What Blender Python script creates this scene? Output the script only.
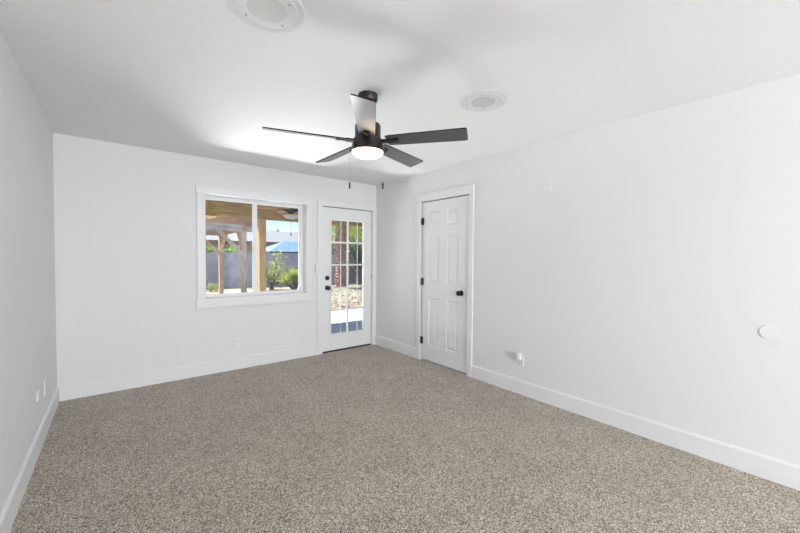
import bpy, bmesh, math, random
from mathutils import Vector, Matrix, Euler
for o in list(bpy.data.objects): bpy.data.objects.remove(o)
S = bpy.context.scene
C = S.collection
PI = math.pi
random.seed(7)
# ------------------------------------------------------------------ camera
W, H = 3.546, 2.44            # room width, ceiling height; back wall at y=0, left wall at x=0
YR = -9.0                     # rear wall behind the camera
f, yaw, pitch, roll = 352.0, .68013, -.02643, .008574
cam = bpy.data.cameras.new('camera'); co = bpy.data.objects.new('camera', cam); C.objects.link(co)
cam.sensor_width = 36; cam.lens = f/800*36; cam.clip_start = .05; cam.clip_end = 300
fw = Vector((math.sin(yaw)*math.cos(pitch), math.cos(yaw)*math.cos(pitch), math.sin(pitch)))
rt = Vector((math.cos(yaw), -math.sin(yaw), 0)); up = rt.cross(fw)
r2 = math.cos(roll)*rt+math.sin(roll)*up; u2 = -math.sin(roll)*rt+math.cos(roll)*up
m = Matrix((r2, u2, -fw)).transposed().to_4x4(); m.translation = (.42564, -4.45114, 1.34902)
co.matrix_world = m; S.camera = co
# ------------------------------------------------------------------ light
S.view_settings.view_transform = 'Standard'; S.view_settings.look = 'None'
S.view_settings.exposure = 0.30; S.view_settings.gamma = 1; S.view_settings.use_curve_mapping = False
wd = bpy.data.worlds.new('sky'); S.world = wd; wd.use_nodes = True
nt = wd.node_tree; nt.nodes.clear(); N = nt.nodes.new
out = N('ShaderNodeOutputWorld'); bg = N('ShaderNodeBackground'); bg.inputs[1].default_value = 1.15
tc = N('ShaderNodeTexCoord'); sp = N('ShaderNodeSeparateXYZ'); cr = N('ShaderNodeValToRGB')
e = cr.color_ramp.elements
e[0].position = 0.0; e[0].color = (.62, .80, .95, 1); e[1].position = .6; e[1].color = (.16, .36, .80, 1)
el = cr.color_ramp.elements.new(.12); el.color = (.50, .74, .95, 1)
ns = N('ShaderNodeTexNoise'); ns.inputs['Scale'].default_value = 3.0; ns.inputs['Detail'].default_value = 4
mp = N('ShaderNodeMapping'); mp.inputs['Scale'].default_value = (1, 1, 4)
c2 = N('ShaderNodeValToRGB'); c2.color_ramp.elements[0].position = .50; c2.color_ramp.elements[1].position = .70
c2.color_ramp.elements[1].color = (.7, .7, .7, 1)
mx = N('ShaderNodeMix'); mx.data_type = 'RGBA'; mx.inputs[7].default_value = (.85, .9, .95, 1)
L = nt.links.new
L(tc.outputs['Generated'], sp.inputs[0]); L(sp.outputs['Z'], cr.inputs[0])
L(tc.outputs['Generated'], mp.inputs[0]); L(mp.outputs[0], ns.inputs['Vector']); L(ns.outputs['Fac'], c2.inputs[0])
L(c2.outputs[0], mx.inputs[0]); L(cr.outputs[0], mx.inputs[6]); L(mx.outputs[2], bg.inputs[0]); L(bg.outputs[0], out.inputs[0])
sun = bpy.data.lights.new('sun', 'SUN'); sun.energy = 11.0; sun.angle = math.radians(.6); sun.color = (1, .95, .86)
so = bpy.data.objects.new('sun', sun); C.objects.link(so)
so.rotation_euler = Vector((-.45, .776, 1)).to_track_quat('Z', 'Y').to_euler()
def area(name, loc, rot, sx, sy, power, col=(1, 1, 1)):
    l = bpy.data.lights.new(name, 'AREA'); l.shape = 'RECTANGLE'; l.size = sx; l.size_y = sy; l.energy = power; l.color = col
    o = bpy.data.objects.new(name, l); C.objects.link(o); o.location = loc; o.rotation_euler = rot; return o
area('added_rear_fill', (1.40, YR-.16, 1.05), (-PI/2-.15, 0, PI), 2.4, 2.0, 200, (.99, .993, 1.0))  # added lamp behind the camera, fills the room with light
# added area lamp standing in for sun bounced up off the patio slab
slo = area('added_slab_bounce', (1.55, 2.42, .06), (0, 0, 0), 3.4, .55, 82, (1, 1, 1))
slo.rotation_euler = Vector((0, 2.25, -1.6)).to_track_quat('Z', 'Y').to_euler()
slo.data.spread = math.radians(80)
# the rear window is an invented opening behind the camera for the fill lamp
# ------------------------------------------------------------------ materials
def mat(name, col, rough=.6, metal=0, spec=.5, ior=None):
    m = bpy.data.materials.new(name); m.use_nodes = True
    b = m.node_tree.nodes['Principled BSDF']
    b.inputs['Base Color'].default_value = (*col, 1); b.inputs['Roughness'].default_value = rough
    b.inputs['Metallic'].default_value = metal; b.inputs['Specular IOR Level'].default_value = spec
    if ior: b.inputs['IOR'].default_value = ior
    return m
def noisy(m, c1, c2, scale, lo=.35, hi=.65, detail=4, stretch=(1, 1, 1), bump=0, bdist=.01, bscale=None, kind='noise', mid=None):
    nt = m.node_tree; N = nt.nodes.new; L = nt.links.new; b = nt.nodes['Principled BSDF']
    tc = N('ShaderNodeTexCoord'); mp = N('ShaderNodeMapping'); mp.inputs['Scale'].default_value = stretch
    L(tc.outputs['Object'], mp.inputs[0])
    def tex(sc):
        if kind == 'voronoi':
            t = N('ShaderNodeTexVoronoi'); t.inputs['Scale'].default_value = sc; o = t.outputs['Distance']
        else:
            t = N('ShaderNodeTexNoise'); t.inputs['Scale'].default_value = sc; t.inputs['Detail'].default_value = detail; o = t.outputs['Fac']
        L(mp.outputs[0], t.inputs['Vector']); return t, o
    t, o = tex(scale)
    r = N('ShaderNodeValToRGB'); r.color_ramp.elements[0].position = lo; r.color_ramp.elements[1].position = hi
    r.color_ramp.elements[0].color = (*c1, 1); r.color_ramp.elements[1].color = (*c2, 1)
    if mid: x = r.color_ramp.elements.new((lo+hi)/2); x.color = (*mid, 1)
    L(o, r.inputs[0]); L(r.outputs[0], b.inputs['Base Color'])
    if bump:
        if bscale: t2, o = tex(bscale)
        bp = N('ShaderNodeBump'); bp.inputs['Strength'].default_value = bump; bp.inputs['Distance'].default_value = bdist
        L(o, bp.inputs['Height']); L(bp.outputs[0], b.inputs['Normal'])
    return m
def plaster(name, col, scale, strength, dist):
    return noisy(mat(name, col, .75, spec=.25), tuple(c*.99 for c in col), col, scale, bump=strength, bdist=dist, detail=2)
M = {}
M['wall'] = plaster('wall_paint', (.82, .825, .835), 70, .10, .004)
M['ceil'] = plaster('ceiling_texture_paint', (.875, .885, .895), 45, .35, .006)
M['trim'] = mat('white_satin_trim', (.84, .845, .85), .38, spec=.4)
M['vinyl'] = mat('white_vinyl', (.86, .86, .87), .35)
M['plastic'] = mat('white_plastic', (.84, .84, .84), .35)
M['ring'] = mat('white_painted_ring', (.79, .79, .79), .7, spec=.2)
M['slot'] = mat('dark_slot', (.06, .06, .06), .6)
M['black'] = mat('matte_black_metal', (.012, .012, .014), .32, spec=.6)
M['bronze'] = mat('oil_bronze_metal', (.022, .018, .016), .38, .3, spec=.6)
M['gap'] = mat('gap_shadow', (.02, .02, .02), .9)  # near-black that paints shadow into the door gaps
M['grille'] = noisy(mat('perforated_grille', (.5, .5, .5), .6), (.52, .52, .51), (.66, .66, .65), 330, kind='voronoi', lo=.2, hi=.6)
M['brass'] = mat('pale_chain_metal', (.6, .58, .54), .3, .5)
M['hinge'] = mat('satin_hinge', (.62, .62, .62), .4, .3)
# fan blades: dark wood laminate with a glossy face
M['blade'] = mat('glossy_dark_blade', (.008, .012, .034), .28, spec=.5, ior=3.3)
M['blade_edge'] = mat('dark_blade_edge', (.02, .018, .018), .8, spec=.1)
# carpet
cm = mat('speckled_carpet', (.3, .28, .26), .95, spec=.05); M['carpet'] = cm
nt = cm.node_tree; N = nt.nodes.new; L = nt.links.new; b = nt.nodes['Principled BSDF']
tc = N('ShaderNodeTexCoord')
def nz(sc, det, rgh=.6):
    t = N('ShaderNodeTexNoise'); t.inputs['Scale'].default_value = sc; t.inputs['Detail'].default_value = det
    t.inputs['Roughness'].default_value = rgh; L(tc.outputs['Object'], t.inputs['Vector']); return t
n2 = nz(3.0, 4); n3 = nz(160, 2)
vo = N('ShaderNodeTexVoronoi'); vo.inputs['Scale'].default_value = 235; L(tc.outputs['Object'], vo.inputs['Vector'])
sv = N('ShaderNodeSeparateColor'); L(vo.outputs['Color'], sv.inputs[0])
r1 = N('ShaderNodeValToRGB'); el = r1.color_ramp.elements
el[0].position = .0; el[0].color = (.045, .034, .025, 1); el[1].position = 1; el[1].color = (.98, .90, .79, 1)
x = r1.color_ramp.elements.new(.35); x.color = (.360, .315, .262, 1)
x = r1.color_ramp.elements.new(.7); x.color = (.535, .478, .405, 1)
L(sv.outputs[0], r1.inputs[0])
r2_ = N('ShaderNodeValToRGB'); r2_.color_ramp.elements[0].position = .3; r2_.color_ramp.elements[1].position = .7
r2_.color_ramp.elements[0].color = (.86, .85, .84, 1); r2_.color_ramp.elements[1].color = (1.0, 1.0, 1.0, 1)
L(n2.outputs['Fac'], r2_.inputs[0])
mm = N('ShaderNodeMix'); mm.data_type = 'RGBA'; mm.blend_type = 'MULTIPLY'; mm.inputs[0].default_value = 1
L(r1.outputs[0], mm.inputs[6]); L(r2_.outputs[0], mm.inputs[7]); L(mm.outputs[2], b.inputs['Base Color'])
bp = N('ShaderNodeBump'); bp.inputs['Strength'].default_value = .5; bp.inputs['Distance'].default_value = .004
L(n3.outputs['Fac'], bp.inputs['Height']); L(bp.outputs[0], b.inputs['Normal'])
b.inputs['Sheen Weight'].default_value = .15
# glass: clear pane that also mirrors a little
gm = bpy.data.materials.new('clear_pane'); gm.use_nodes = True; nt = gm.node_tree; nt.nodes.clear(); N = nt.nodes.new; L = nt.links.new
o_ = N('ShaderNodeOutputMaterial'); tr = N('ShaderNodeBsdfTransparent'); gl = N('ShaderNodeBsdfGlossy'); gl.inputs['Roughness'].default_value = .02
fr = N('ShaderNodeFresnel'); fr.inputs[0].default_value = 1.55; ms = N('ShaderNodeMixShader')
L(fr.outputs[0], ms.inputs[0]); L(tr.outputs[0], ms.inputs[1]); L(gl.outputs[0], ms.inputs[2]); L(ms.outputs[0], o_.inputs[0])
M['glass'] = gm
def emit(name, col, st, base=(.9, .9, .9)):
    m = mat(name, base, .4); b = m.node_tree.nodes['Principled BSDF']
    b.inputs['Emission Color'].default_value = (*col, 1); b.inputs['Emission Strength'].default_value = st; return m
M['lens'] = emit('lit_frosted_lens', (1, .78, .46), 5.0)
# outdoors
M['concrete'] = noisy(mat('patio_concrete', (.6, .6, .58), .85), (.35, .48, .74), (.40, .53, .78), 5)  # blue skylight of the shaded part is put into the whole slab colour
M['gravel'] = noisy(mat('pale_yard_gravel', (.3, .27, .22), .95), (.13, .11, .07), (.36, .32, .23), 14, lo=.05, hi=.45, kind='voronoi', bump=.8, bdist=.05)
M['block'] = noisy(mat('grey_violet_block', (.2, .2, .25), .9), (.31, .285, .35), (.43, .40, .47), 3, bump=.2, bdist=.02, bscale=20)
M['beam'] = noisy(mat('golden_brown_beam', (.4, .25, .1), .75), (.26, .15, .04), (.48, .31, .10), 5, stretch=(.6, 6, 6))
M['post'] = noisy(mat('honey_post', (.4, .25, .1), .75), (.40, .23, .08), (.60, .38, .16), 5, stretch=(8, 8, .6))
M['cedar'] = noisy(mat('weathered_cedar', (.35, .25, .18), .85), (.42, .27, .17), (.66, .49, .34), 4, stretch=(6, 6, .7))
M['cedar_h'] = noisy(mat('weathered_cedar_beam', (.35, .25, .18), .85), (.34, .28, .23), (.58, .50, .43), 4, stretch=(.7, 6, 6))
M['red_wood'] = noisy(mat('red_brown_boards', (.3, .13, .06), .8), (.34, .14, .05), (.56, .27, .10), 5, stretch=(.7, 9, 6))
M['shingle'] = noisy(mat('grey_shingle', (.3, .3, .32), .9), (.14, .14, .16), (.26, .26, .28), 14, bump=.3)
M['house_roof'] = noisy(mat('pale_grey_roof', (.3, .32, .33), .9), (.17, .19, .20), (.22, .24, .25), 12)
M['white_roof'] = mat('white_coated_roof', (.34, .34, .33), .8)
M['stucco'] = noisy(mat('tan_stucco', (.3, .25, .16), .9), (.30, .24, .13), (.38, .31, .18), 20)
M['fascia'] = mat('brown_fascia', (.14, .09, .04), .8)
M['blue'] = noisy(mat('pale_blue_canvas', (.12, .22, .36), .8), (.10, .20, .35), (.13, .24, .40), 3)
M['trunk'] = noisy(mat('palm_bark', (.2, .12, .09), .95), (.16, .07, .055), (.52, .32, .25), 14, stretch=(1, 1, 2.5), bump=1, bdist=.04)
M['bark'] = mat('brown_bark', (.10, .07, .05), .95)
def leafm(n, a, b_):
    m = noisy(mat(n, a, .6), tuple(1.5*c for c in a), tuple(1.5*c for c in b_), 6)
    nt = m.node_tree; N = nt.nodes.new; b = nt.nodes['Principled BSDF']; o = nt.nodes['Material Output']
    t = N('ShaderNodeBsdfTranslucent'); x = N('ShaderNodeMixShader'); x.inputs[0].default_value = .5
    c = b.inputs['Base Color'].links[0].from_socket
    nt.links.new(c, t.inputs[0]); nt.links.new(b.outputs[0], x.inputs[1]); nt.links.new(t.outputs[0], x.inputs[2]); nt.links.new(x.outputs[0], o.inputs[0])
    return m
M['leaf_bright'] = leafm('bright_green_leaf', (.08, .20, .02), (.16, .30, .03))
M['leaf_lime'] = leafm('yellow_green_leaf', (.20, .25, .03), (.34, .38, .08))
M['leaf_pale'] = leafm('pale_green_leaf', (.17, .22, .07), (.30, .34, .12))
M['leaf_dark'] = leafm('dark_green_leaf', (.02, .06, .03), (.05, .12, .04))
M['exterior'] = M['stucco']
M['frost'] = mat('frosted_glass_bowl', (.42, .37, .29), .4)
M['flat_black'] = mat('flat_black_paint', (.008, .008, .009), .7, spec=.15)
# ------------------------------------------------------------------ mesh helpers
class MB:
    def __init__(s): s.b = bmesh.new()
    def add(s, verts, faces, mtx=None):
        vs = [s.b.verts.new((mtx @ Vector(v)) if mtx else v) for v in verts]
        for fc in faces:
            try: s.b.faces.new([vs[i] for i in fc])
            except ValueError: pass
        return s
    def box(s, x0, x1, y0, y1, z0, z1, mtx=None):
        v = [(x, y, z) for x in (x0, x1) for y in (y0, y1) for z in (z0, z1)]
        return s.add(v, [(0, 1, 3, 2), (4, 6, 7, 5), (0, 4, 5, 1), (2, 3, 7, 6), (0, 2, 6, 4), (1, 5, 7, 3)], mtx)
    def lathe(s, prof, mtx=None, n=40):
        vs = []; fs = []
        for r, z in prof:
            for k in range(n): a = 2*PI*k/n; vs.append((r*math.cos(a), r*math.sin(a), z))
        for i in range(len(prof)-1):
            for k in range(n):
                k2 = (k+1) % n; fs.append((i*n+k, i*n+k2, (i+1)*n+k2, (i+1)*n+k))
        fs.append(tuple(range(n))[::-1]); fs.append(tuple((len(prof)-1)*n+k for k in range(n)))
        return s.add(vs, fs, mtx)
    def bar(s, a, b, w, d=None, upv=(0, 0, 1)):
        a = Vector(a); b = Vector(b); d = d or w; ax = (b-a).normalized(); u = Vector(upv)
        if abs(ax.dot(u)) > .99: u = Vector((0, 1, 0))
        sx = ax.cross(u).normalized(); sy = sx.cross(ax)
        m = Matrix((sx, sy, ax)).transposed().to_4x4(); m.translation = a
        return s.box(-w/2, w/2, -d/2, d/2, 0, (b-a).length, m)
    def tube(s, pts, rads, n=8):
        pts = [Vector(p) for p in pts]; vs = []; fs = []
        for i, p in enumerate(pts):
            t = (pts[min(i+1, len(pts)-1)]-pts[max(i-1, 0)]).normalized()
            u = Vector((0, 0, 1)) if abs(t.z) < .9 else Vector((1, 0, 0))
            x = t.cross(u).normalized(); y = x.cross(t)
            r = rads[i] if hasattr(rads, '__len__') else rads
            for k in range(n): a = 2*PI*k/n; vs.append(tuple(p+x*r*math.cos(a)+y*r*math.sin(a)))
        for i in range(len(pts)-1):
            for k in range(n): k2 = (k+1) % n; fs.append((i*n+k, i*n+k2, (i+1)*n+k2, (i+1)*n+k))
        fs.append(tuple(range(n))[::-1]); fs.append(tuple((len(pts)-1)*n+k for k in range(n)))
        return s.add(vs, fs)
    def obj(s, name, m, parent=None, smooth=False, bevel=0, loc=None):
        bmesh.ops.recalc_face_normals(s.b, faces=s.b.faces)
        me = bpy.data.meshes.new(name); s.b.to_mesh(me); s.b.free()
        if smooth:
            for p in me.polygons: p.use_smooth = True
            try: me.set_sharp_from_angle(angle=math.radians(35))
            except Exception: pass
        me.materials.append(m)
        o = bpy.data.objects.new(name, me); C.objects.link(o)
        if loc: o.location = loc
        if parent: o.parent = parent
        if bevel:
            bv = o.modifiers.new('bevel', 'BEVEL'); bv.width = bevel; bv.segments = 2; bv.limit_method = 'ANGLE'
        return o
def thing(name, label, cat, loc=(0, 0, 0), group=None, rz=0):
    o = bpy.data.objects.new(name, None); C.objects.link(o); o.location = loc; o.rotation_euler = (0, 0, rz)
    o['label'] = label; o['category'] = cat
    if group: o['group'] = group
    return o
def tag(o, label, cat, group=None, kind=None):
    o['label'] = label; o['category'] = cat
    if group: o['group'] = group
    if kind: o['kind'] = kind
    return o
def struct(o): o['kind'] = 'structure'; return o
def sempty(name, loc=(0, 0, 0)):
    o = bpy.data.objects.new(name, None); C.objects.link(o); o.location = loc; return struct(o)
def wallpieces(b, horiz, t0, t1, a0, a1, z0, z1, holes):
    """wall slab between a0..a1 (along), t0..t1 (thickness) with rectangular holes (a,b,z0,z1)"""
    def bx(p, q, r, s_):
        if q-p < 1e-5 or s_-r < 1e-5: return
        if horiz: b.box(p, q, t0, t1, r, s_)
        else: b.box(t0, t1, p, q, r, s_)
    holes = sorted(holes); cur = a0
    for (h0, h1, hz0, hz1) in holes:
        bx(cur, h0, z0, z1); bx(h0, h1, z0, hz0); bx(h0, h1, hz1, z1); cur = h1
    bx(cur, a1, z0, z1)
# ------------------------------------------------------------------ room shell
T = .19
b = MB(); b.box(-.0, W, YR, 0, -.10, 0); struct(b.obj('floor', M['carpet']))
b = MB(); b.box(-.15, W+.15, YR-.15, T, H, H+.12); struct(b.obj('ceiling', M['ceil']))
WX0, WX1, WZ0, WZ1 = 1.213, 2.413, .864, 2.042         # window opening
DX0, DX1, DZ1 = 2.647, 3.471, 2.046                    # patio door opening
b = MB(); wallpieces(b, True, 0, T, -.15, W+.15, -.12, H, [(WX0, WX1, WZ0, WZ1), (DX0, DX1, -.12, DZ1)]); struct(b.obj('wall_back', M['wall']))
CY0, CY1, CZ1 = -1.835, -1.035, 2.070                    # closet opening (y range)
b = MB(); wallpieces(b, False, W, W+.12, YR-.12, 0, 0, H, [(CY0, CY1, 0, CZ1)]); struct(b.obj('wall_right', M['wall']))
b = MB(); b.box(-.12, 0, YR-.12, 0, 0, H); struct(b.obj('wall_left', M['wall']))
b = MB(); wallpieces(b, True, YR-.12, YR, 0, W, 0, H, [(.2, 2.6, .05, 2.15)]); struct(b.obj('wall_rear', M['wall']))
# closet interior, dark and shut
b = MB(); b.box(W+.5, W+.56, CY0-.1, CY1+.1, 0, H); b.box(W+.12, W+.5, CY0-.1, CY0-.04, 0, H); b.box(W+.12, W+.5, CY1+.04, CY1+.1, 0, H); b.box(W, W+.56, CY0-.1, CY1+.1, -.10, 0); b.box(W+.12, W+.56, CY0-.1, CY1+.1, H, H+.05)
struct(b.obj('wall_closet', M['wall']))
# baseboards with a chamfered top lip
def baseboard(name, p0, p1, nrm):
    """p0->p1 at wall line, nrm points into room"""
    p0 = Vector((*p0, 0)); p1 = Vector((*p1, 0)); n = Vector((*nrm, 0)); hgt = .142; t = .015
    prof = [(0, 0), (t, 0), (t, hgt-.014), (t-.007, hgt-.003), (0, hgt)]
    vs = []
    for p in (p0, p1):
        for d, z in prof: vs.append(tuple(p+n*d+Vector((0, 0, z))))
    k = len(prof); fs = [tuple(range(k)), tuple(range(k, 2*k))[::-1]]
    for i in range(k): fs.append((i, (i+1) % k, k+(i+1) % k, k+i))
    struct(MB().add(vs, fs).obj(name, M['trim']))
baseboard('baseboard_back', (0, 0), (2.565, 0), (0, -1))
baseboard('baseboard_left', (0, YR), (0, -.015), (1, 0))
baseboard('baseboard_right', (W, -.015), (W, -.965), (-1, 0))
baseboard('baseboard_right_near', (W, -1.905), (W, YR), (-1, 0))
baseboard('baseboard_rear', (W-.015, YR), (.015, YR), (0, 1))
# ------------------------------------------------------------------ window_1 (the slider)
w = sempty('window_1', (WX0, 0, WZ0))
def wl(o): o.parent = w; o.matrix_parent_inverse = Matrix.Translation((-WX0, 0, -WZ0)); return o
b = MB()                                                   # picture-frame casing
b.box(WX0-.083, WX0, -.018, 0, WZ0, WZ1); b.box(WX1, WX1+.075, -.018, 0, WZ0, WZ1)
wl(b.obj('side_casing', M['trim'], bevel=.002))
wl(MB().box(WX0-.095, WX1+.088, -.022, 0, WZ1, WZ1+.078).obj('head_casing', M['trim'], bevel=.002))
wl(MB().box(WX0-.095, WX1+.088, -.024, 0, WZ0-.106, WZ0).obj('apron_casing', M['trim'], bevel=.002))
b = MB()                                                   # vinyl frame set back in the wall
fy0, fy1 = .105, .180; ft = .038; fl = .014
b.box(WX0, WX0+fl, fy0, fy1, WZ0, WZ1); b.box(WX1-ft, WX1, fy0, fy1, WZ0, WZ1)
b.box(WX0+fl, WX1-ft, fy0, fy1, WZ0, WZ0+.024); b.box(WX0+fl, WX1-ft, fy0, fy1, WZ1-.036, WZ1)
wl(b.obj('window_frame', M['vinyl'], bevel=.002))
xm = 1.800; sz0, sz1 = WZ0+.024, WZ1-.036
def sash(x0, x1, y0, y1, st, name):
    b = MB(); b.box(x0, x0+st[0], y0, y1, sz0, sz1); b.box(x1-st[1], x1, y0, y1, sz0, sz1)
    b.box(x0+st[0], x1-st[1], y0, y1, sz0, sz0+st[2]); b.box(x0+st[0], x1-st[1], y0, y1, sz1-st[2], sz1)
    s_ = wl(b.obj(name, M['vinyl'], bevel=.0015))
    g = MB().box(x0+st[0], x1-st[1], (y0+y1)/2-.003, (y0+y1)/2+.003, sz0+st[2], sz1-st[2]).obj('pane', M['glass'])
    g.parent = s_
    return s_
s1 = sash(WX0+fl, 1.787, .110, .134, (.008, .030, .010), 'sash')
s2 = sash(1.787-.004, WX1-ft, .138, .164, (.036, .004, .008), 'sash')
MB().box(1.765, 1.772, .100, .110, 1.40, 1.46).obj('sash_latch', M['hinge'], s1)
# ------------------------------------------------------------------ door_1 (glazed patio door)
d = sempty('door_1', (DX0, 0, 0))
def dl(o): o.parent = d; o.matrix_parent_inverse = Matrix.Translation((-DX0, 0, 0)); return o
sx0, sx1, szb, szt = 2.655, 3.463, .022, 2.036
gx0, gx1, gz0, gz1 = 2.785, 3.330, .250, 1.866
y0, y1 = .004, .048
b = MB(); b.box(sx0, gx0, y0, y1, szb, szt); b.box(gx1, sx1, y0, y1, szb, szt); b.box(gx0, gx1, y0, y1, szb, gz0); b.box(gx0, gx1, y0, y1, gz1, szt)
slab = dl(b.obj('door_slab', M['trim']))
b = MB(); q = .024                                          # raised lite moulding
b.box(gx0-q, gx0, y0-.010, y0, gz0-q, gz1+q); b.box(gx1, gx1+q, y0-.010, y0, gz0-q, gz1+q)
b.box(gx0, gx1, y0-.010, y0, gz0-q, gz0); b.box(gx0, gx1, y0-.010, y0, gz1, gz1+q)
dl(b.obj('glazing_bead', M['trim'], bevel=.004))
b = MB(); b.box(3.039, 3.063, -.002, .014, gz0, gz1)
for zz in (.590, .905, 1.232, 1.551): b.box(gx0, 3.039, -.002, .014, zz-.012, zz+.012); b.box(3.063, gx1, -.002, .014, zz-.012, zz+.012)
dl(b.obj('muntin', M['trim'], bevel=.002))
b = MB()
for xx in (2.940, 3.216):
    zs = [gz0, .590, .905, 1.232, 1.551, gz1]
    for i in range(5): b.box(xx-.0028, xx+.0028, .004, .014, zs[i]+(.012 if i else 0), zs[i+1]-(.012 if i < 4 else 0))
dl(b.obj('thin_muntin', M['trim']))
dl(MB().box(gx0, gx1, .015, .021, gz0, gz1).obj('pane', M['glass']))
# hardware
rotY = Matrix.Rotation(PI/2, 4, 'X')                         # lathe axis z -> -y
def knob_mesh(): return [(.0001, -.002), (.033, -.002), (.033, .006), (.030, .010), (.012, .012), (.011, .030), (.016, .034), (.026, .040), (.030, .050), (.029, .060), (.022, .067), (.010, .070), (.0001, .0705)]
def dead_mesh(): return [(.0001, -.002), (.032, -.002), (.032, .010), (.028, .018), (.0001, .019)]
o = dl(MB().lathe(knob_mesh(), Matrix.Translation((2.722, y0, .912)) @ rotY).obj('door_knob', M['black'], smooth=True))
o = dl(MB().lathe(dead_mesh(), Matrix.Translation((2.722, y0, 1.050)) @ rotY).obj('deadbolt', M['black'], smooth=True))
MB().box(2.716, 2.728, y0-.032, y0-.018, 1.032, 1.068).obj('thumb_turn', M['black'], o, bevel=.002)
for zz in (.26, 1.05, 1.82):
    b = MB(); b.lathe([(.0001, -.045), (.006, -.045), (.006, .045), (.0001, .045)], Matrix.Translation((3.467, -.004, zz)), 12); b.box(3.459, 3.475, -.002, .004, zz-.042, zz+.042)
    dl(b.obj('hinge', M['hinge'], smooth=True))
# dark strips painting the shadow in the gap round the slab, threshold, casing
b = MB(); b.box(DX0, sx0, .03, .034, 0, DZ1); b.box(sx1, DX1, .03, .034, 0, DZ1); b.box(sx0, sx1, .03, .034, szt, DZ1)
dl(b.obj('slab_gap_shadow', M['gap']))
dl(MB().box(DX0, DX1, .002, T+.02, -.06, .012).obj('threshold', M['bronze']))
b = MB(); b.box(2.565, 2.645, -.018, 0, 0, 2.050); b.box(3.473, W-.001, -.018, 0, 0, 2.050); b.box(2.565, W-.001, -.018, 0, 2.050, 2.118)
struct(b.obj('trim_1', M['trim'], bevel=.002))
# ------------------------------------------------------------------ door_2 (six panel closet door)
d = sempty('door_2', (W, -1.43, 0))
def cl(o): o.parent = d; o.matrix_parent_inverse = Matrix.Translation((-W, 1.43, 0)); return o
ya, yb, za, zb = -1.825, -1.050, .020, 2.058
cols = [(-1.362, -1.178), (-1.675, -1.490)]; rows = [(.222, .828), (1.032, 1.622), (1.748, 1.925)]
fx = W+.004                                                  # slab face plane, room side is -x
# face grid with recesses
def door_face():
    b = MB(); ys = sorted([ya, yb]+[c for cc in cols for c in cc]); zs = sorted([za, zb]+[r for rr in rows for r in rr])
    for i in range(len(ys)-1):
        for j in range(len(zs)-1):
            if (ys[i], ys[i+1]) in cols and (zs[j], zs[j+1]) in rows: continue
            b.add([(fx, ys[i], zs[j]), (fx, ys[i+1], zs[j]), (fx, ys[i+1], zs[j+1]), (fx, ys[i], zs[j+1])], [(0, 1, 2, 3)])
    def ring(a, bb):
        v = a+bb; b.add(v, [(i, (i+1) % 4, 4+(i+1) % 4, 4+i) for i in range(4)])
    def rect(x, c, r, o): return [(x, c[0]+o, r[0]+o), (x, c[1]-o, r[0]+o), (x, c[1]-o, r[1]-o), (x, c[0]+o, r[1]-o)]
    for c in cols:
        for r in rows:
            R0 = rect(fx, c, r, 0); R1 = rect(fx+.009, c, r, .010); R2 = rect(fx+.009, c, r, .018); R3 = rect(fx+.002, c, r, .038)
            ring(R0, R1); ring(R1, R2); ring(R2, R3); b.add(R3, [(0, 1, 2, 3)])
    b.add([(fx, ya, za), (fx, yb, za), (fx, yb, zb), (fx, ya, zb), (fx+.035, ya, za), (fx+.035, yb, za), (fx+.035, yb, zb), (fx+.035, ya, zb)],
          [(0, 1, 5, 4), (1, 2, 6, 5), (2, 3, 7, 6), (3, 0, 4, 7), (4, 5, 6, 7)])
    bmesh.ops.remove_doubles(b.b, verts=b.b.verts, dist=1e-5)
    return b
cl(door_face().obj('door_slab', M['trim']))
rotX = Matrix.Rotation(-PI/2, 4, 'Y')                        # lathe axis z -> -x
cl(MB().lathe(knob_mesh(), Matrix.Translation((fx, -1.726, .937)) @ rotX).obj('door_knob', M['black'], smooth=True))
for zz in (1.815, 1.035, .268):
    b = MB(); b.lathe([(.0001, -.046), (.0075, -.046), (.0075, .046), (.0001, .046)], Matrix.Translation((W-.010, -1.055, zz)), 12)
    b.box(W-.006, W+.002, -1.082, -1.050, zz-.045, zz+.045)
    cl(b.obj('hinge', M['black'], smooth=True))
b = MB(); b.box(W+.030, W+.034, yb, CY1, 0, CZ1); b.box(W+.030, W+.034, CY0, ya, 0, CZ1); b.box(W+.030, W+.034, ya, yb, zb, CZ1)  # dark strips paint the shadow line between closet slab and jamb
cl(b.obj('jamb_gap_shadow', M['gap']))
b = MB(); b.box(W-.018, W, -1.033, -.965, 0, 2.072); b.box(W-.018, W, -1.905, -1.837, 0, 2.072); b.box(W-.018, W, -1.905, -.965, 2.072, 2.168)
struct(b.obj('trim_2', M['trim'], bevel=.003))
# added rear window, unseen behind the camera: frame in the fill lamp's opening
w2 = sempty('added_rear_window', (.2, YR, .05))
b = MB(); 
for x0 in (.2, 1.38, 2.55): b.box(x0, x0+.05, YR-.09, YR-.04, .05, 2.15)
b.box(.2, 2.6, YR-.09, YR-.04, .05, .10); b.box(.2, 2.6, YR-.09, YR-.04, 2.10, 2.15)
o = b.obj('window_frame', M['vinyl'], w2); o.location = (-.2, -YR, -.05)
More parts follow.
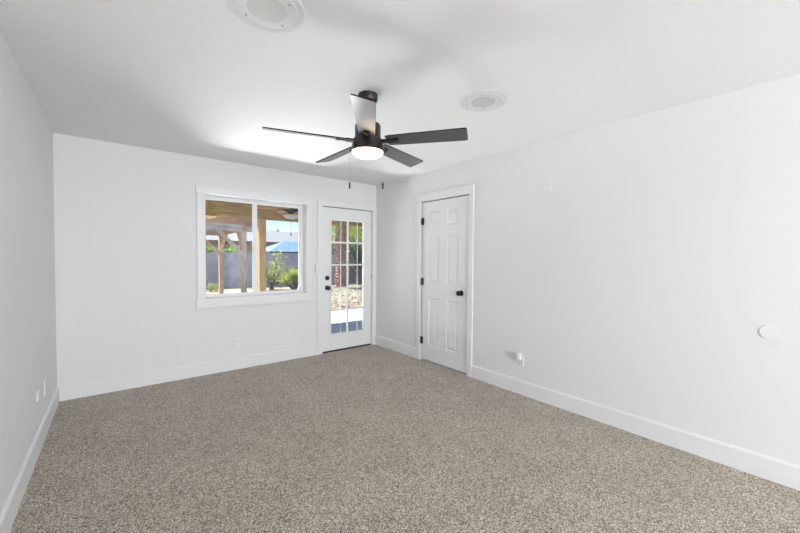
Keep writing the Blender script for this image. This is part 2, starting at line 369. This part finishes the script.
# ------------------------------------------------------------------ ceiling fan
FX, FY = 1.761, -2.442
fan = thing('ceiling_fan', 'dark bronze five-blade ceiling fan with lit round lamp under the ceiling', 'ceiling fan', (FX, FY, H))
def ZL(prof): return [(r, z-H) for r, z in prof]
MB().lathe(ZL([(.0001, 2.44), (.066, 2.44), (.066, 2.408), (.060, 2.395), (.040, 2.388), (.0001, 2.388)])).obj('canopy', M['bronze'], fan, True)
MB().lathe(ZL([(.0001, 2.392), (.013, 2.392), (.013, 2.24), (.0001, 2.24)])).obj('downrod', M['bronze'], fan, True)
MB().lathe(ZL([(.0001, 2.252), (.030, 2.252), (.036, 2.244), (.083, 2.240), (.087, 2.232), (.087, 2.146), (.0001, 2.146)]), n=56).obj('motor_housing', M['bronze'], fan, True)
MB().lathe(ZL([(.0001, 2.144), (.092, 2.144), (.100, 2.138), (.106, 2.100), (.110, 2.062), (.106, 2.060), (.0001, 2.060)]), n=56).obj('lamp_housing', M['bronze'], fan, True)
MB().lathe(ZL([(.1035, 2.060), (.1035, 2.052), (.095, 2.040), (.075, 2.028), (.045, 2.020), (.0001, 2.017)]), n=56).obj('lamp_lens', M['lens'], fan, True)
R, BW, PT, Z0, A0 = .664, .1304, .2497, 2.126, -.9376
def make_blade():
    b = MB(); n = 14; vs = []; fs = []; th = .0075
    # outline in blade coords: x along, y across (blade pitched about x)
    out = [(.135, -.050), (.16, -.054)]+[(.16+(R-.172)*k/6, -.054-(BW/2-.054)*k/6) for k in range(1, 7)]
    out += [(R-.004, -BW/2+.003), (R, -BW/2+.012), (R, BW/2-.012), (R-.004, BW/2-.003)]
    out += [(.16+(R-.172)*k/6, .054+(BW/2-.054)*k/6) for k in range(6, -1, -1)]+[(.135, .050)]
    m = Matrix.Rotation(-PT, 4, 'X'); k = len(out)
    vs = [(x, y, th/2) for x, y in out]+[(x, y, -th/2) for x, y in out]
    fs = [tuple(range(k)), tuple(range(k, 2*k))[::-1]]+[(i, (i+1) % k, k+(i+1) % k, k+i) for i in range(k)]
    b.add(vs, fs, m); return b, m
for k in range(5):
    bm_, m = make_blade(); o = bm_.obj('blade', M['blade'], fan)
    o.data.materials.append(M['blade_edge'])
    for p_ in o.data.polygons:
        if len(p_.vertices) == 4: p_.material_index = 1
    o.location = (0, 0, Z0-H); o.rotation_euler = (0, 0, A0+k*math.radians(72))
    b = MB(); b.box(.085, .215, -.019, .019, -.011, -.0025, m); b.box(.070, .150, -.014, .014, -.012, .006)
    b.box(.198, .215, -.019, .019, -.013, -.0025, m)
    a = b.obj('blade_arm', M['bronze'], o)
    for sx_ in (.165, .195): MB().lathe([(.0001, -.0135), (.004, -.0135), (.005, -.0108), (.0001, -.0108)], m @ Matrix.Translation((sx_, 0, 0)), 10).obj('screw', M['bronze'], o)
for sgn, dd in ((-1, .121), (1, .104)):
    px, py = sgn*dd*.777, -sgn*dd*.629
    b = MB(); b.tube([(px*.85, py*.85, 2.10-H), (px, py, 2.085-H), (px, py, 1.856-H)], .0007, 6)
    c_ = b.obj('pull_chain', M['brass'], fan)
    MB().lathe([(.0001, 0), (.003, -.001), (.0055, -.008), (.0062, -.040), (.005, -.046), (.0001, -.047)], Matrix.Translation((px, py, 1.857-H)), 14).obj('pull_fob', M['bronze'], c_, True)
# ------------------------------------------------------------------ ceiling speakers
def speaker(x, y, label):
    s = thing('ceiling_speaker', label, 'speaker', (x, y, H), 'round ceiling speakers')
    MB().lathe([(.082, 0), (.163, 0), (.163, -.0030), (.160, -.0036), (.141, -.0036), (.139, -.0015), (.135, -.0015), (.133, -.0048), (.120, -.0052), (.090, -.0048), (.084, -.0045), (.082, -.003), (.082, 0)], n=96).obj('trim_ring', M['ring'], s)
    MB().lathe([(.0001, -.001), (.0835, -.001), (.0835, -.005), (.0001, -.0065)], n=48).obj('grille', M['grille'], s, True)
    for k in range(4):
        a = k*PI/2+.6
        MB().lathe([(.0001, -.004), (.0035, -.004), (.003, -.008), (.0001, -.0085)], Matrix.Translation((.112*math.cos(a), .112*math.sin(a), 0)), 10).obj('screw', M['slot'], s)
speaker(.958, -2.846, 'large white round ceiling speaker nearest the left wall, cut by the top edge')
speaker(2.434, -2.876, 'small looking white round ceiling speaker to the right of the fan, towards the right wall')
# ------------------------------------------------------------------ plates on the walls
def plate(name, label, cat, loc, rz, kind, w=.072, h=.116, group=None, back=0):
    """built facing -y; rz turns it. origin at plate centre on the wall"""
    t = thing(name, label, cat, loc, group, rz)
    MB().box(-w/2, w/2, -.0075, back, -h/2, h/2).obj('cover_plate', M['plastic'], t, bevel=.002)
    if kind == 'outlet':
        for s in (1, -1):
            zc = s*.0195
            o = MB().box(-.017, .017, -.0085, -.004, zc-.0145, zc+.0145).obj('socket', M['plastic'], t, bevel=.003)
            b = MB(); b.box(-.008, -.0055, -.0092, -.008, zc-.001, zc+.008); b.box(.0055, .008, -.0092, -.008, zc-.001, zc+.008); b.box(-.002, .002, -.0092, -.008, zc-.010, zc-.006)
            b.obj('slot', M['slot'], o)
    elif kind == 'switch':
        o = MB().box(-.0165, .0165, -.009, -.004, -.033, .033).obj('rocker', M['plastic'], t, bevel=.002)
    elif kind == 'jack':
        b = MB(); b.lathe([(.0001, .0), (.006, 0), (.006, .010), (.0001, .010)], Matrix.Translation((0, -.004, 0)) @ rotY, 14); b.obj('jack_port', M['hinge'], t, True)
    zs_ = (h/2-.012, -h/2+.012) if kind != 'outlet' else (0,)
    for zz in zs_: MB().lathe([(.0001, 0), (.003, 0), (.0025, .002), (.0001, .002)], Matrix.Translation((0, -.006, zz)) @ rotY, 10).obj('screw', M['hinge'], t)
    return t
plate('light_switch', 'white single rocker light switch between the window and the glazed door', 'light switch', (2.568, -.0185, 1.176), 0, 'switch', w=.066, h=.112, back=.018)
plate('electrical_outlet', 'white duplex outlet low on the wall under the window', 'outlet', (1.537, 0, .312), 0, 'outlet')
plate('electrical_outlet', 'white outlet low on the right wall with an adapter plugged in', 'outlet', (W, -2.510, .335), -PI/2, 'outlet')
RL = PI/2
plate('electrical_outlet', 'white outlet low on the left wall close to the corner', 'outlet', (0, -.722, .345), RL, 'outlet')
plate('jack_plate', 'small white jack plate low on the left wall, nearer the camera than the outlet', 'wall plate', (0, -1.032, .375), RL, 'jack', w=.060, h=.060)
plate('jack_plate', 'white cover plate high on the right wall beside the closet door', 'wall plate', (W, -2.764, 2.022), -PI/2, 'jack', w=.070, h=.112)
t = thing('plug_in_adapter', 'rounded white plug-in adapter sitting in the right wall outlet', 'adapter', (W-.0095, -2.510, .372))
MB().box(-.044, 0, -.025, .025, -.030, .042).obj('adapter_body', M['plastic'], t, bevel=.009)
MB().box(-.046, -.0425, -.012, .012, -.004, .020).obj('adapter_cap', M['vinyl'], t, bevel=.001)
o = MB().lathe([(.0001, 0), (.041, 0), (.041, .0035), (.039, .005), (.0001, .0055)], Matrix.Rotation(-PI/2, 4, 'Y'), 40).obj('round_cover_plate', M['wall'], smooth=True, loc=(W, -4.203, .908))
tag(o, 'flat round white cover on the right wall near the right edge', 'cover plate')
# ------------------------------------------------------------------ outdoors: ground and patio
GZ = -.12
b = MB(); b.box(-9, 26, 4.05, 45, GZ-.2, GZ); struct(b.obj('yard_ground', M['gravel']))
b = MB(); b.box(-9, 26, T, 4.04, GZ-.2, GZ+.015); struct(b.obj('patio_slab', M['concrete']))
b = MB(); b.box(-6, -.15, .0, T, GZ, 2.6); b.box(W+.15, 12, 0, T, GZ, 2.6); struct(b.obj('house_wall', M['exterior']))
# river rocks scattered over the yard seen through the door
rb = MB(); rnd = random.Random(3)
def rock(b, x, y, r):
    n = 7; vs = [(x, y, GZ+r*.55)]; fs = []
    for j, (rr, zz) in enumerate(((.7, .42), (1, .05), (1, -.1))):
        for k in range(n): a = 2*PI*k/n+j; q = r*rr*rnd.uniform(.8, 1.15); vs.append((x+q*math.cos(a), y+q*math.sin(a), GZ+r*zz))
    for k in range(n):
        fs.append((0, 1+k, 1+(k+1) % n))
        for j in range(2): fs.append((1+j*n+k, 1+j*n+(k+1) % n, 1+(j+1)*n+(k+1) % n, 1+(j+1)*n+k))
    b.add(vs, fs)
for i in range(2200):
    y = 4.15+rnd.random()**1.3*7; x = rnd.uniform(.50*y+1.5, 1.05*y+3)
    if math.hypot(x-8.70, y-10.2) < .5 or math.hypot(x-10.15, y-11.0) < .35 or (abs(x-10.39) < .4 and abs(y-10.77) < .4): continue
    rock(rb, x, y, rnd.uniform(.02, .055))
M['rock'] = noisy(mat('river_rock', (.3, .28, .24), .9), (.10, .085, .065), (.40, .35, .27), 3, detail=0)
tag(rb.obj('yard_rocks', M['rock']), 'pale river rocks strewn over the yard beyond the patio slab', 'rocks', kind='stuff')
# patio cover
pc = thing('patio_cover', 'golden brown timber patio cover with post outside the window', 'patio cover', (3, 4, GZ))
def pl(o): o.location = (-3, -4, -GZ); return o
pl(MB().box(-5, 13, 3.87, 4.01, 2.195, 2.50).obj('beam', M['beam'], pc, bevel=.01))
for px in (-1.2, 3.075, 8.9): pl(MB().box(px-.078, px+.078, 3.86, 4.02, GZ+.015, 2.195).obj('post', M['post'], pc, bevel=.01))
b = MB()
pl(MB().box(-5, 13, T, 4.35, 2.64, 2.70).obj('roof_deck', M['beam'], pc))
for i in range(15): pl(MB().box(-2.2+i*.81, -2.155+i*.81, T, 4.33, 2.50, 2.64).obj('rafter', M['beam'], pc))
pl(MB().box(-5, 13, 4.35, 4.39, 2.50, 2.71).obj('fascia', M['beam'], pc))
# outdoor ceiling fan
of = thing('outdoor_ceiling_fan', 'black outdoor ceiling fan with frosted bowl lamp under the patio cover', 'ceiling fan', (3.0, 2.0, 2.64))
z = lambda v: v-2.64
MB().lathe([(.0001, z(2.64)), (.06, z(2.64)), (.06, z(2.60)), (.02, z(2.58)), (.02, z(2.36)), (.10, z(2.35)), (.13, z(2.30)), (.13, z(2.20)), (.07, z(2.175)), (.045, z(2.165)), (.045, z(2.125)), (.0001, z(2.12))]).obj('motor_housing', M['flat_black'], of, True)
MB().lathe([(.0001, z(2.125)), (.135, z(2.125)), (.145, z(2.118)), (.132, z(2.085)), (.10, z(2.06)), (.05, z(2.043)), (.0001, z(2.04))], n=40).obj('lamp_bowl', M['frost'], of, True)
c_ = MB().tube([(0, 0, z(2.04)), (0, 0, z(1.775))], .003, 6).obj('pull_chain', M['black'], of)
MB().lathe([(.0001, z(1.78)), (.010, z(1.775)), (.014, z(1.75)), (.0001, z(1.735))], n=12).obj('pull_fob', M['black'], c_, True)
for k in range(5):
    a = .35+k*2*PI/5
    m = Matrix.Rotation(a, 4, 'Z') @ Matrix.Translation((0, 0, z(2.225))) @ Matrix.Rotation(.22, 4, 'X')
    o = MB().box(.18, .62, -.065, .065, -.004, .004, m).obj('blade', M['red_wood'], of, bevel=.003)
    MB().box(.09, .24, -.018, .018, -.012, -.003, m).obj('blade_arm', M['black'], o)
# garden block wall (two panes of run, slightly off square)
def wallrun(b, P, Q, z1, th=.2):
    P = Vector((*P, 0)); Q = Vector((*Q, 0)); dv = (Q-P).normalized(); n = Vector((-dv.y, dv.x, 0))
    m = Matrix((dv, n, Vector((0, 0, 1)))).transposed().to_4x4(); m.translation = P
    ln = (Q-P).length
    b.box(0, ln, 0, th, GZ-.05, z1-.05, m); b.box(0, ln, -.015, th+.015, z1-.05, z1, m)
    k = 0
    while k < ln: b.box(k, k+.4, -.03, th+.03, GZ, z1+.0, m); k += 4.2
    return m
b = MB(); wallrun(b, (-3, 14.4), (24, 10.9), 1.50); struct(b.obj('garden_wall', M['block']))
# ------------------------------------------------------------------ gazebo
gz = thing('gazebo', 'weathered cedar gazebo with braced posts and hipped roof outside the window', 'gazebo', (2.0, 8.5, GZ))
def gl_(o): o.location = (-2.0, -8.5, -GZ); return o
X0, X1, Y0, Y1, ZB = .4, 3.50, 7.0, 10.0, 2.09
for (x, y) in ((X0, Y0), (X1, Y0), (X0, Y1), (X1, Y1)):
    gl_(MB().box(x-.07, x+.07, y-.07, y+.07, GZ, ZB+.02).obj('post', M['cedar'], gz, bevel=.008))
for yy in (Y0, Y1): gl_(MB().box(X0-.25, X1+.22, yy-.06, yy+.06, ZB, ZB+.21).obj('beam', M['cedar_h'], gz, bevel=.005))
for xx in (X0, X1): gl_(MB().box(xx-.05, xx+.05, Y0-.2, Y1+.2, ZB+.02, ZB+.19).obj('beam', M['red_wood'], gz))
for (x, y) in ((X0, Y0), (X1, Y0), (X0, Y1), (X1, Y1)):
    sx_ = 1 if x == X0 else -1; sy_ = 1 if y == Y0 else -1
    gl_(MB().bar((x, y, ZB-.72), (x+sx_*.72, y, ZB+.02), .11, .09).obj('brace', M['cedar'], gz))
    gl_(MB().bar((x, y, ZB-.62), (x, y+sy_*.62, ZB+.02), .09, .09).obj('brace', M['cedar'], gz))
ex0, ex1, ey0, ey1, ez, rx, rz_ = X0-.45, X1+.42, Y0-.35, Y1+.35, ZB+.17, 1.95, ZB+.17+.80
def gable(t0, t1, ya_, yb_):
    v = []
    for y in (ya_, yb_):
        v += [(ex0, y, ez+t0), (rx, y, rz_+t0), (ex1, y, ez+t0), (ex1, y, ez+t1), (rx, y, rz_+t1), (ex0, y, ez+t1)]
    return v, [(0, 1, 4, 5), (1, 2, 3, 4), (6, 11, 10, 7), (7, 10, 9, 8), (0, 6, 7, 1), (1, 7, 8, 2), (5, 4, 10, 11), (4, 3, 9, 10), (0, 5, 11, 6), (2, 8, 9, 3)]
gl_(MB().add(*gable(.03, .12, ey0, ey1)).obj('roof', M['shingle'], gz))
gl_(MB().add(*gable(-.01, .028, ey0+.03, ey1-.03)).obj('roof_boards', M['red_wood'], gz))
for yy in (Y0, Y1):
    v = [(X0-.2, y, ZB+.21) for y in (yy-.02, yy+.02)]+[(rx, y, rz_-.03) for y in (yy-.02, yy+.02)]+[(X1+.2, y, ZB+.21) for y in (yy-.02, yy+.02)]
    gl_(MB().add(v, [(0, 2, 4), (1, 5, 3), (0, 1, 3, 2), (2, 3, 5, 4), (4, 5, 1, 0)]).obj('gable_boards', M['red_wood'], gz))
# ------------------------------------------------------------------ neighbours
h = thing('neighbor_house', 'low tan house with wide pale grey roof beyond the garden wall', 'house', (9, 24, GZ))
def hl(o): o.location = (-9, -24, -GZ); return o
hl(MB().box(-6, 11.5, 22, 30, GZ, 2.25).obj('wall', M['stucco'], h))
b = MB(); b.add([(-7, 20.9, 2.27), (16, 20.9, 2.36), (14.5, 26, 3.55), (-6, 26, 3.25), (-7, 31, 2.3), (16, 31, 2.3)], [(0, 1, 2, 3), (3, 2, 5, 4), (0, 3, 4), (1, 5, 2), (0, 4, 5, 1)])
hl(b.obj('roof', M['house_roof'], h))
hl(MB().box(-7, 16, 20.86, 20.92, 2.12, 2.36).obj('fascia', M['fascia'], h))
for x in (3.2, 6.6, 9.3):
    fr_ = hl(MB().box(x, x+1.1, 21.96, 22.02, .9, 2.0).obj('window', M['vinyl'], h))
    MB().box(x+.06, x+1.04, 21.94, 21.97, .96, 1.94).obj('pane', M['slot'], fr_)
u = thing('blue_canopy', 'pale blue hipped canopy showing above the garden wall right of the post', 'canopy', (8.6, 15.6, GZ))
def ul(o): o.location = (-8.6, -15.6, -GZ); return o
b = MB(); fs = [(0, 1, 5, 4), (1, 2, 5), (2, 3, 4, 5), (3, 0, 4)]; c0 = [(6.75, 14.3, 1.60), (10.6, 14.3, 1.60), (10.6, 17.2, 1.60), (6.75, 17.2, 1.60), (8.0, 15.7, 2.20), (9.4, 15.7, 2.20)]
b.add(c0+[(x, y, zz-.03) for x, y, zz in c0], fs+[tuple(i+6 for i in f_)[::-1] for f_ in fs]+[(i, (i+1) % 4, 6+(i+1) % 4, 6+i) for i in range(4)])
ul(b.obj('canopy_top', M['blue'], u))
b = MB(); b.box(6.75, 10.6, 14.28, 14.32, 1.50, 1.60); b.box(6.74, 6.78, 14.3, 17.2, 1.50, 1.60); ul(b.obj('valance', mat('deep_blue_canvas', (.03, .05, .09), .8), u))
for (x, y) in ((6.85, 14.4), (10.5, 14.4), (6.85, 17.1), (10.5, 17.1)): ul(MB().box(x-.04, x+.04, y-.04, y+.04, GZ, 1.6).obj('post', M['black'], u))
# ------------------------------------------------------------------ plants
def leafquad(b, p, dr, ln, wd, droop=.3, seg=3, rnd=random):
    dr = Vector(dr).normalized(); side = dr.cross(Vector((0, 0, 1)))
    if side.length < .05: side = Vector((1, 0, 0))
    side.normalize(); side = side*math.cos(.6*rnd.uniform(-1, 1))+dr.cross(side)*math.sin(.6*rnd.uniform(-1, 1)); vs = []; p = Vector(p)
    for i in range(seg+1):
        t = i/seg; w_ = wd*(math.sin(PI*(t*.82+.15)))*.5 if i < seg else wd*.03
        c = p+dr*ln*t-Vector((0, 0, 1))*droop*ln*t*t
        vs += [tuple(c-side*w_), tuple(c+side*w_)]
    b.add(vs, [(2*i, 2*i+1, 2*i+3, 2*i+2) for i in range(seg)])
def rdir(rnd, up=0):
    a = rnd.uniform(0, 2*PI); z_ = rnd.uniform(-1, 1)+up; return Vector((math.cos(a)*math.sqrt(max(0, 1-min(1, abs(z_))**2)), math.sin(a)*math.sqrt(max(0, 1-min(1, abs(z_))**2)), z_)).normalized()
def bush(name, label, cat, loc, size, nleaf, ll_, lw, mleaf, seed, group=None, lobes=7, bare=.0):
    rnd = random.Random(seed); t = thing(name, label, cat, loc, group); b = MB(); s = MB()
    sx, sy, sz = size
    ctr = [Vector((rnd.uniform(-.5, .5)*sx, rnd.uniform(-.5, .5)*sy, bare+rnd.uniform(.25, .8)*(sz-bare))) for _ in range(lobes)]
    s.tube([(0, 0, 0), (0, 0, max(bare, .2*sz))], [.06*sz, .04*sz], 6)
    for c in ctr: s.tube([(0, 0, max(bare, .2*sz)*.6), tuple(c*.6), tuple(c)], [.03*sz, .018*sz, .006*sz], 5)
    for i in range(nleaf):
        c = rnd.choice(ctr); d_ = rdir(rnd); r = rnd.random()**.5
        p = c+Vector((d_.x*sx*.36, d_.y*sy*.36, d_.z*(sz-bare)*.28))*r
        leafquad(b, p, rdir(rnd, .2), ll_*rnd.uniform(.7, 1.2), lw, .3, 2, rnd)
    s.obj('stems', M['bark'], t); b.obj('foliage', mleaf, t)
bush('leafy_shrub', 'loose pale green shrub just right of the honey coloured patio post', 'shrub', (5.72, 11.0, GZ), (.95, .6, 1.75), 620, .13, .06, M['leaf_lime'], 1, lobes=9)
bush('small_bush', 'low green bush at the foot of the garden wall beside the gazebo', 'bush', (3.45, 11.6, GZ), (.6, .5, .38), 200, .10, .05, M['leaf_pale'], 2)
bush('tree_crown', 'bright green bush above the garden wall left of the rear gazebo post', 'bush', (4.06, 15.6, GZ), (.85, .8, 1.98), 900, .13, .09, M['leaf_bright'], 3, 'bright bushes beyond the garden wall', bare=1.3)
bush('tree_crown', 'bright green bush above the garden wall right of the rear gazebo post', 'bush', (5.12, 15.6, GZ), (.65, .8, 1.98), 800, .13, .09, M['leaf_bright'], 4, 'bright bushes beyond the garden wall', bare=1.3)
bush('dark_hedge_shrub', 'tall dark green shrub behind the lower right door panes', 'shrub', (11.1, 11.75, GZ), (1.9, .7, 2.5), 2600, .17, .08, M['leaf_dark'], 5, lobes=16, bare=.45)
bush('distant_tree', 'small grey green treetop far beyond the pale grey roof', 'tree', (13.6, 33.6, GZ), (1.3, 1.2, 4.3), 700, .25, .16, M['leaf_dark'], 6, bare=2.9)
bush('leafy_tree', 'tall light green tree filling the upper right door panes', 'tree', (13.2, 14.6, GZ), (3.8, 2.2, 5.4), 3000, .26, .12, M['leaf_lime'], 8, lobes=26, bare=1.9)
bush('leafy_tree', 'pale green tree beyond the palm, behind the upper left door panes', 'tree', (12.9, 18.9, GZ), (3.2, 2.0, 5.6), 1500, .22, .11, M['leaf_pale'], 9, lobes=16, bare=1.8)
# yucca with sword leaves
t = thing('yucca_plant', 'yellow-green spiky yucca clump on a short trunk by the window right side', 'yucca', (6.35, 10.0, GZ))
rnd = random.Random(11); b = MB(); s = MB()
for (hx, hy, hz) in ((0, 0, .42), (-.32, .15, .34), (.32, .1, .50), (-.12, -.1, .62), (.12, .2, .30)):
    s.tube([(0, 0, 0), (hx*.5, hy*.5, hz*.55), (hx, hy, hz)], [.07, .05, .04], 7)
    for i in range(95):
        a = rnd.uniform(0, 2*PI); e_ = rnd.uniform(.25, 1.45); leafquad(b, (hx, hy, hz), (math.cos(a)*math.cos(e_), math.sin(a)*math.cos(e_), math.sin(e_)), rnd.uniform(.35, .62), .030, .16, 3, rnd)
s.obj('trunk', M['bark'], t); b.obj('leaves', M['leaf_lime'], t)
# palm trees
def palm(loc, hgt, rad, label, seed, fl, nf=26):
    rnd = random.Random(seed); t = thing('palm_tree', label, 'palm tree', loc); s = MB()
    pts = []; rs = []
    n = int(hgt/.07)
    for i in range(n+1): pts.append((.03*math.sin(i*.1), 0, hgt*i/n)); rs.append(rad*(1+.14*(i % 2))*(1.15-.2*i/n))
    s.tube(pts, rs, 14)
    for i in range(int(hgt*60)):                             # cut frond stubs
        zz = rnd.uniform(.15, hgt); a = rnd.uniform(0, 2*PI); d_ = Vector((math.cos(a), math.sin(a), .8))
        p = Vector((math.cos(a)*rad*.9, math.sin(a)*rad*.9, zz)); s.bar(p, p+d_*.10, .07, .03)
    s.obj('trunk', M['trunk'], t)
    b = MB()
    for i in range(nf):
        a = 2*PI*i/nf+rnd.uniform(-.2, .2); e_ = rnd.uniform(-.35, 1.1); d_ = Vector((math.cos(a)*math.cos(e_), math.sin(a)*math.cos(e_), math.sin(e_)))
        base = Vector((0, 0, hgt)); pr = base
        for j in range(1, 15):
            q = j/14; p = base+d_*fl*q-Vector((0, 0, 1))*fl*.75*q*q
            b.bar(pr, p, .02, .015)
            tg = (p-pr).normalized(); sd = tg.cross(Vector((0, 0, 1))).normalized()
            for sg in (-1, 1):
                leafquad(b, p, sd*sg+tg*.6+Vector((0, 0, -.15)), fl*.26*math.sin(PI*(q*.85+.12)), .035, .35, 2, rnd)
            pr = p
    b.obj('fronds', M['leaf_lime'], t)
palm((8.70, 10.2, GZ), 3.0, .24, 'thick rough-barked palm trunk seen through the left door panes', 21, 1.5)
# black box by the wall
t = thing('grill_box', 'black boxy cabinet on the yard gravel seen through the right door panes', 'cabinet', (10.35, 10.75, GZ))
MB().box(-.20, .28, -.2, .25, .05, .66).obj('body', M['black'], t, bevel=.01)
MB().box(-.22, .30, -.22, .27, .66, .70).obj('lid', M['black'], t, bevel=.01)
for x in (-.18, .22):
    for y in (-.17, .20): MB().box(x, x+.04, y, y+.04, 0, .05).obj('foot', M['black'], t)
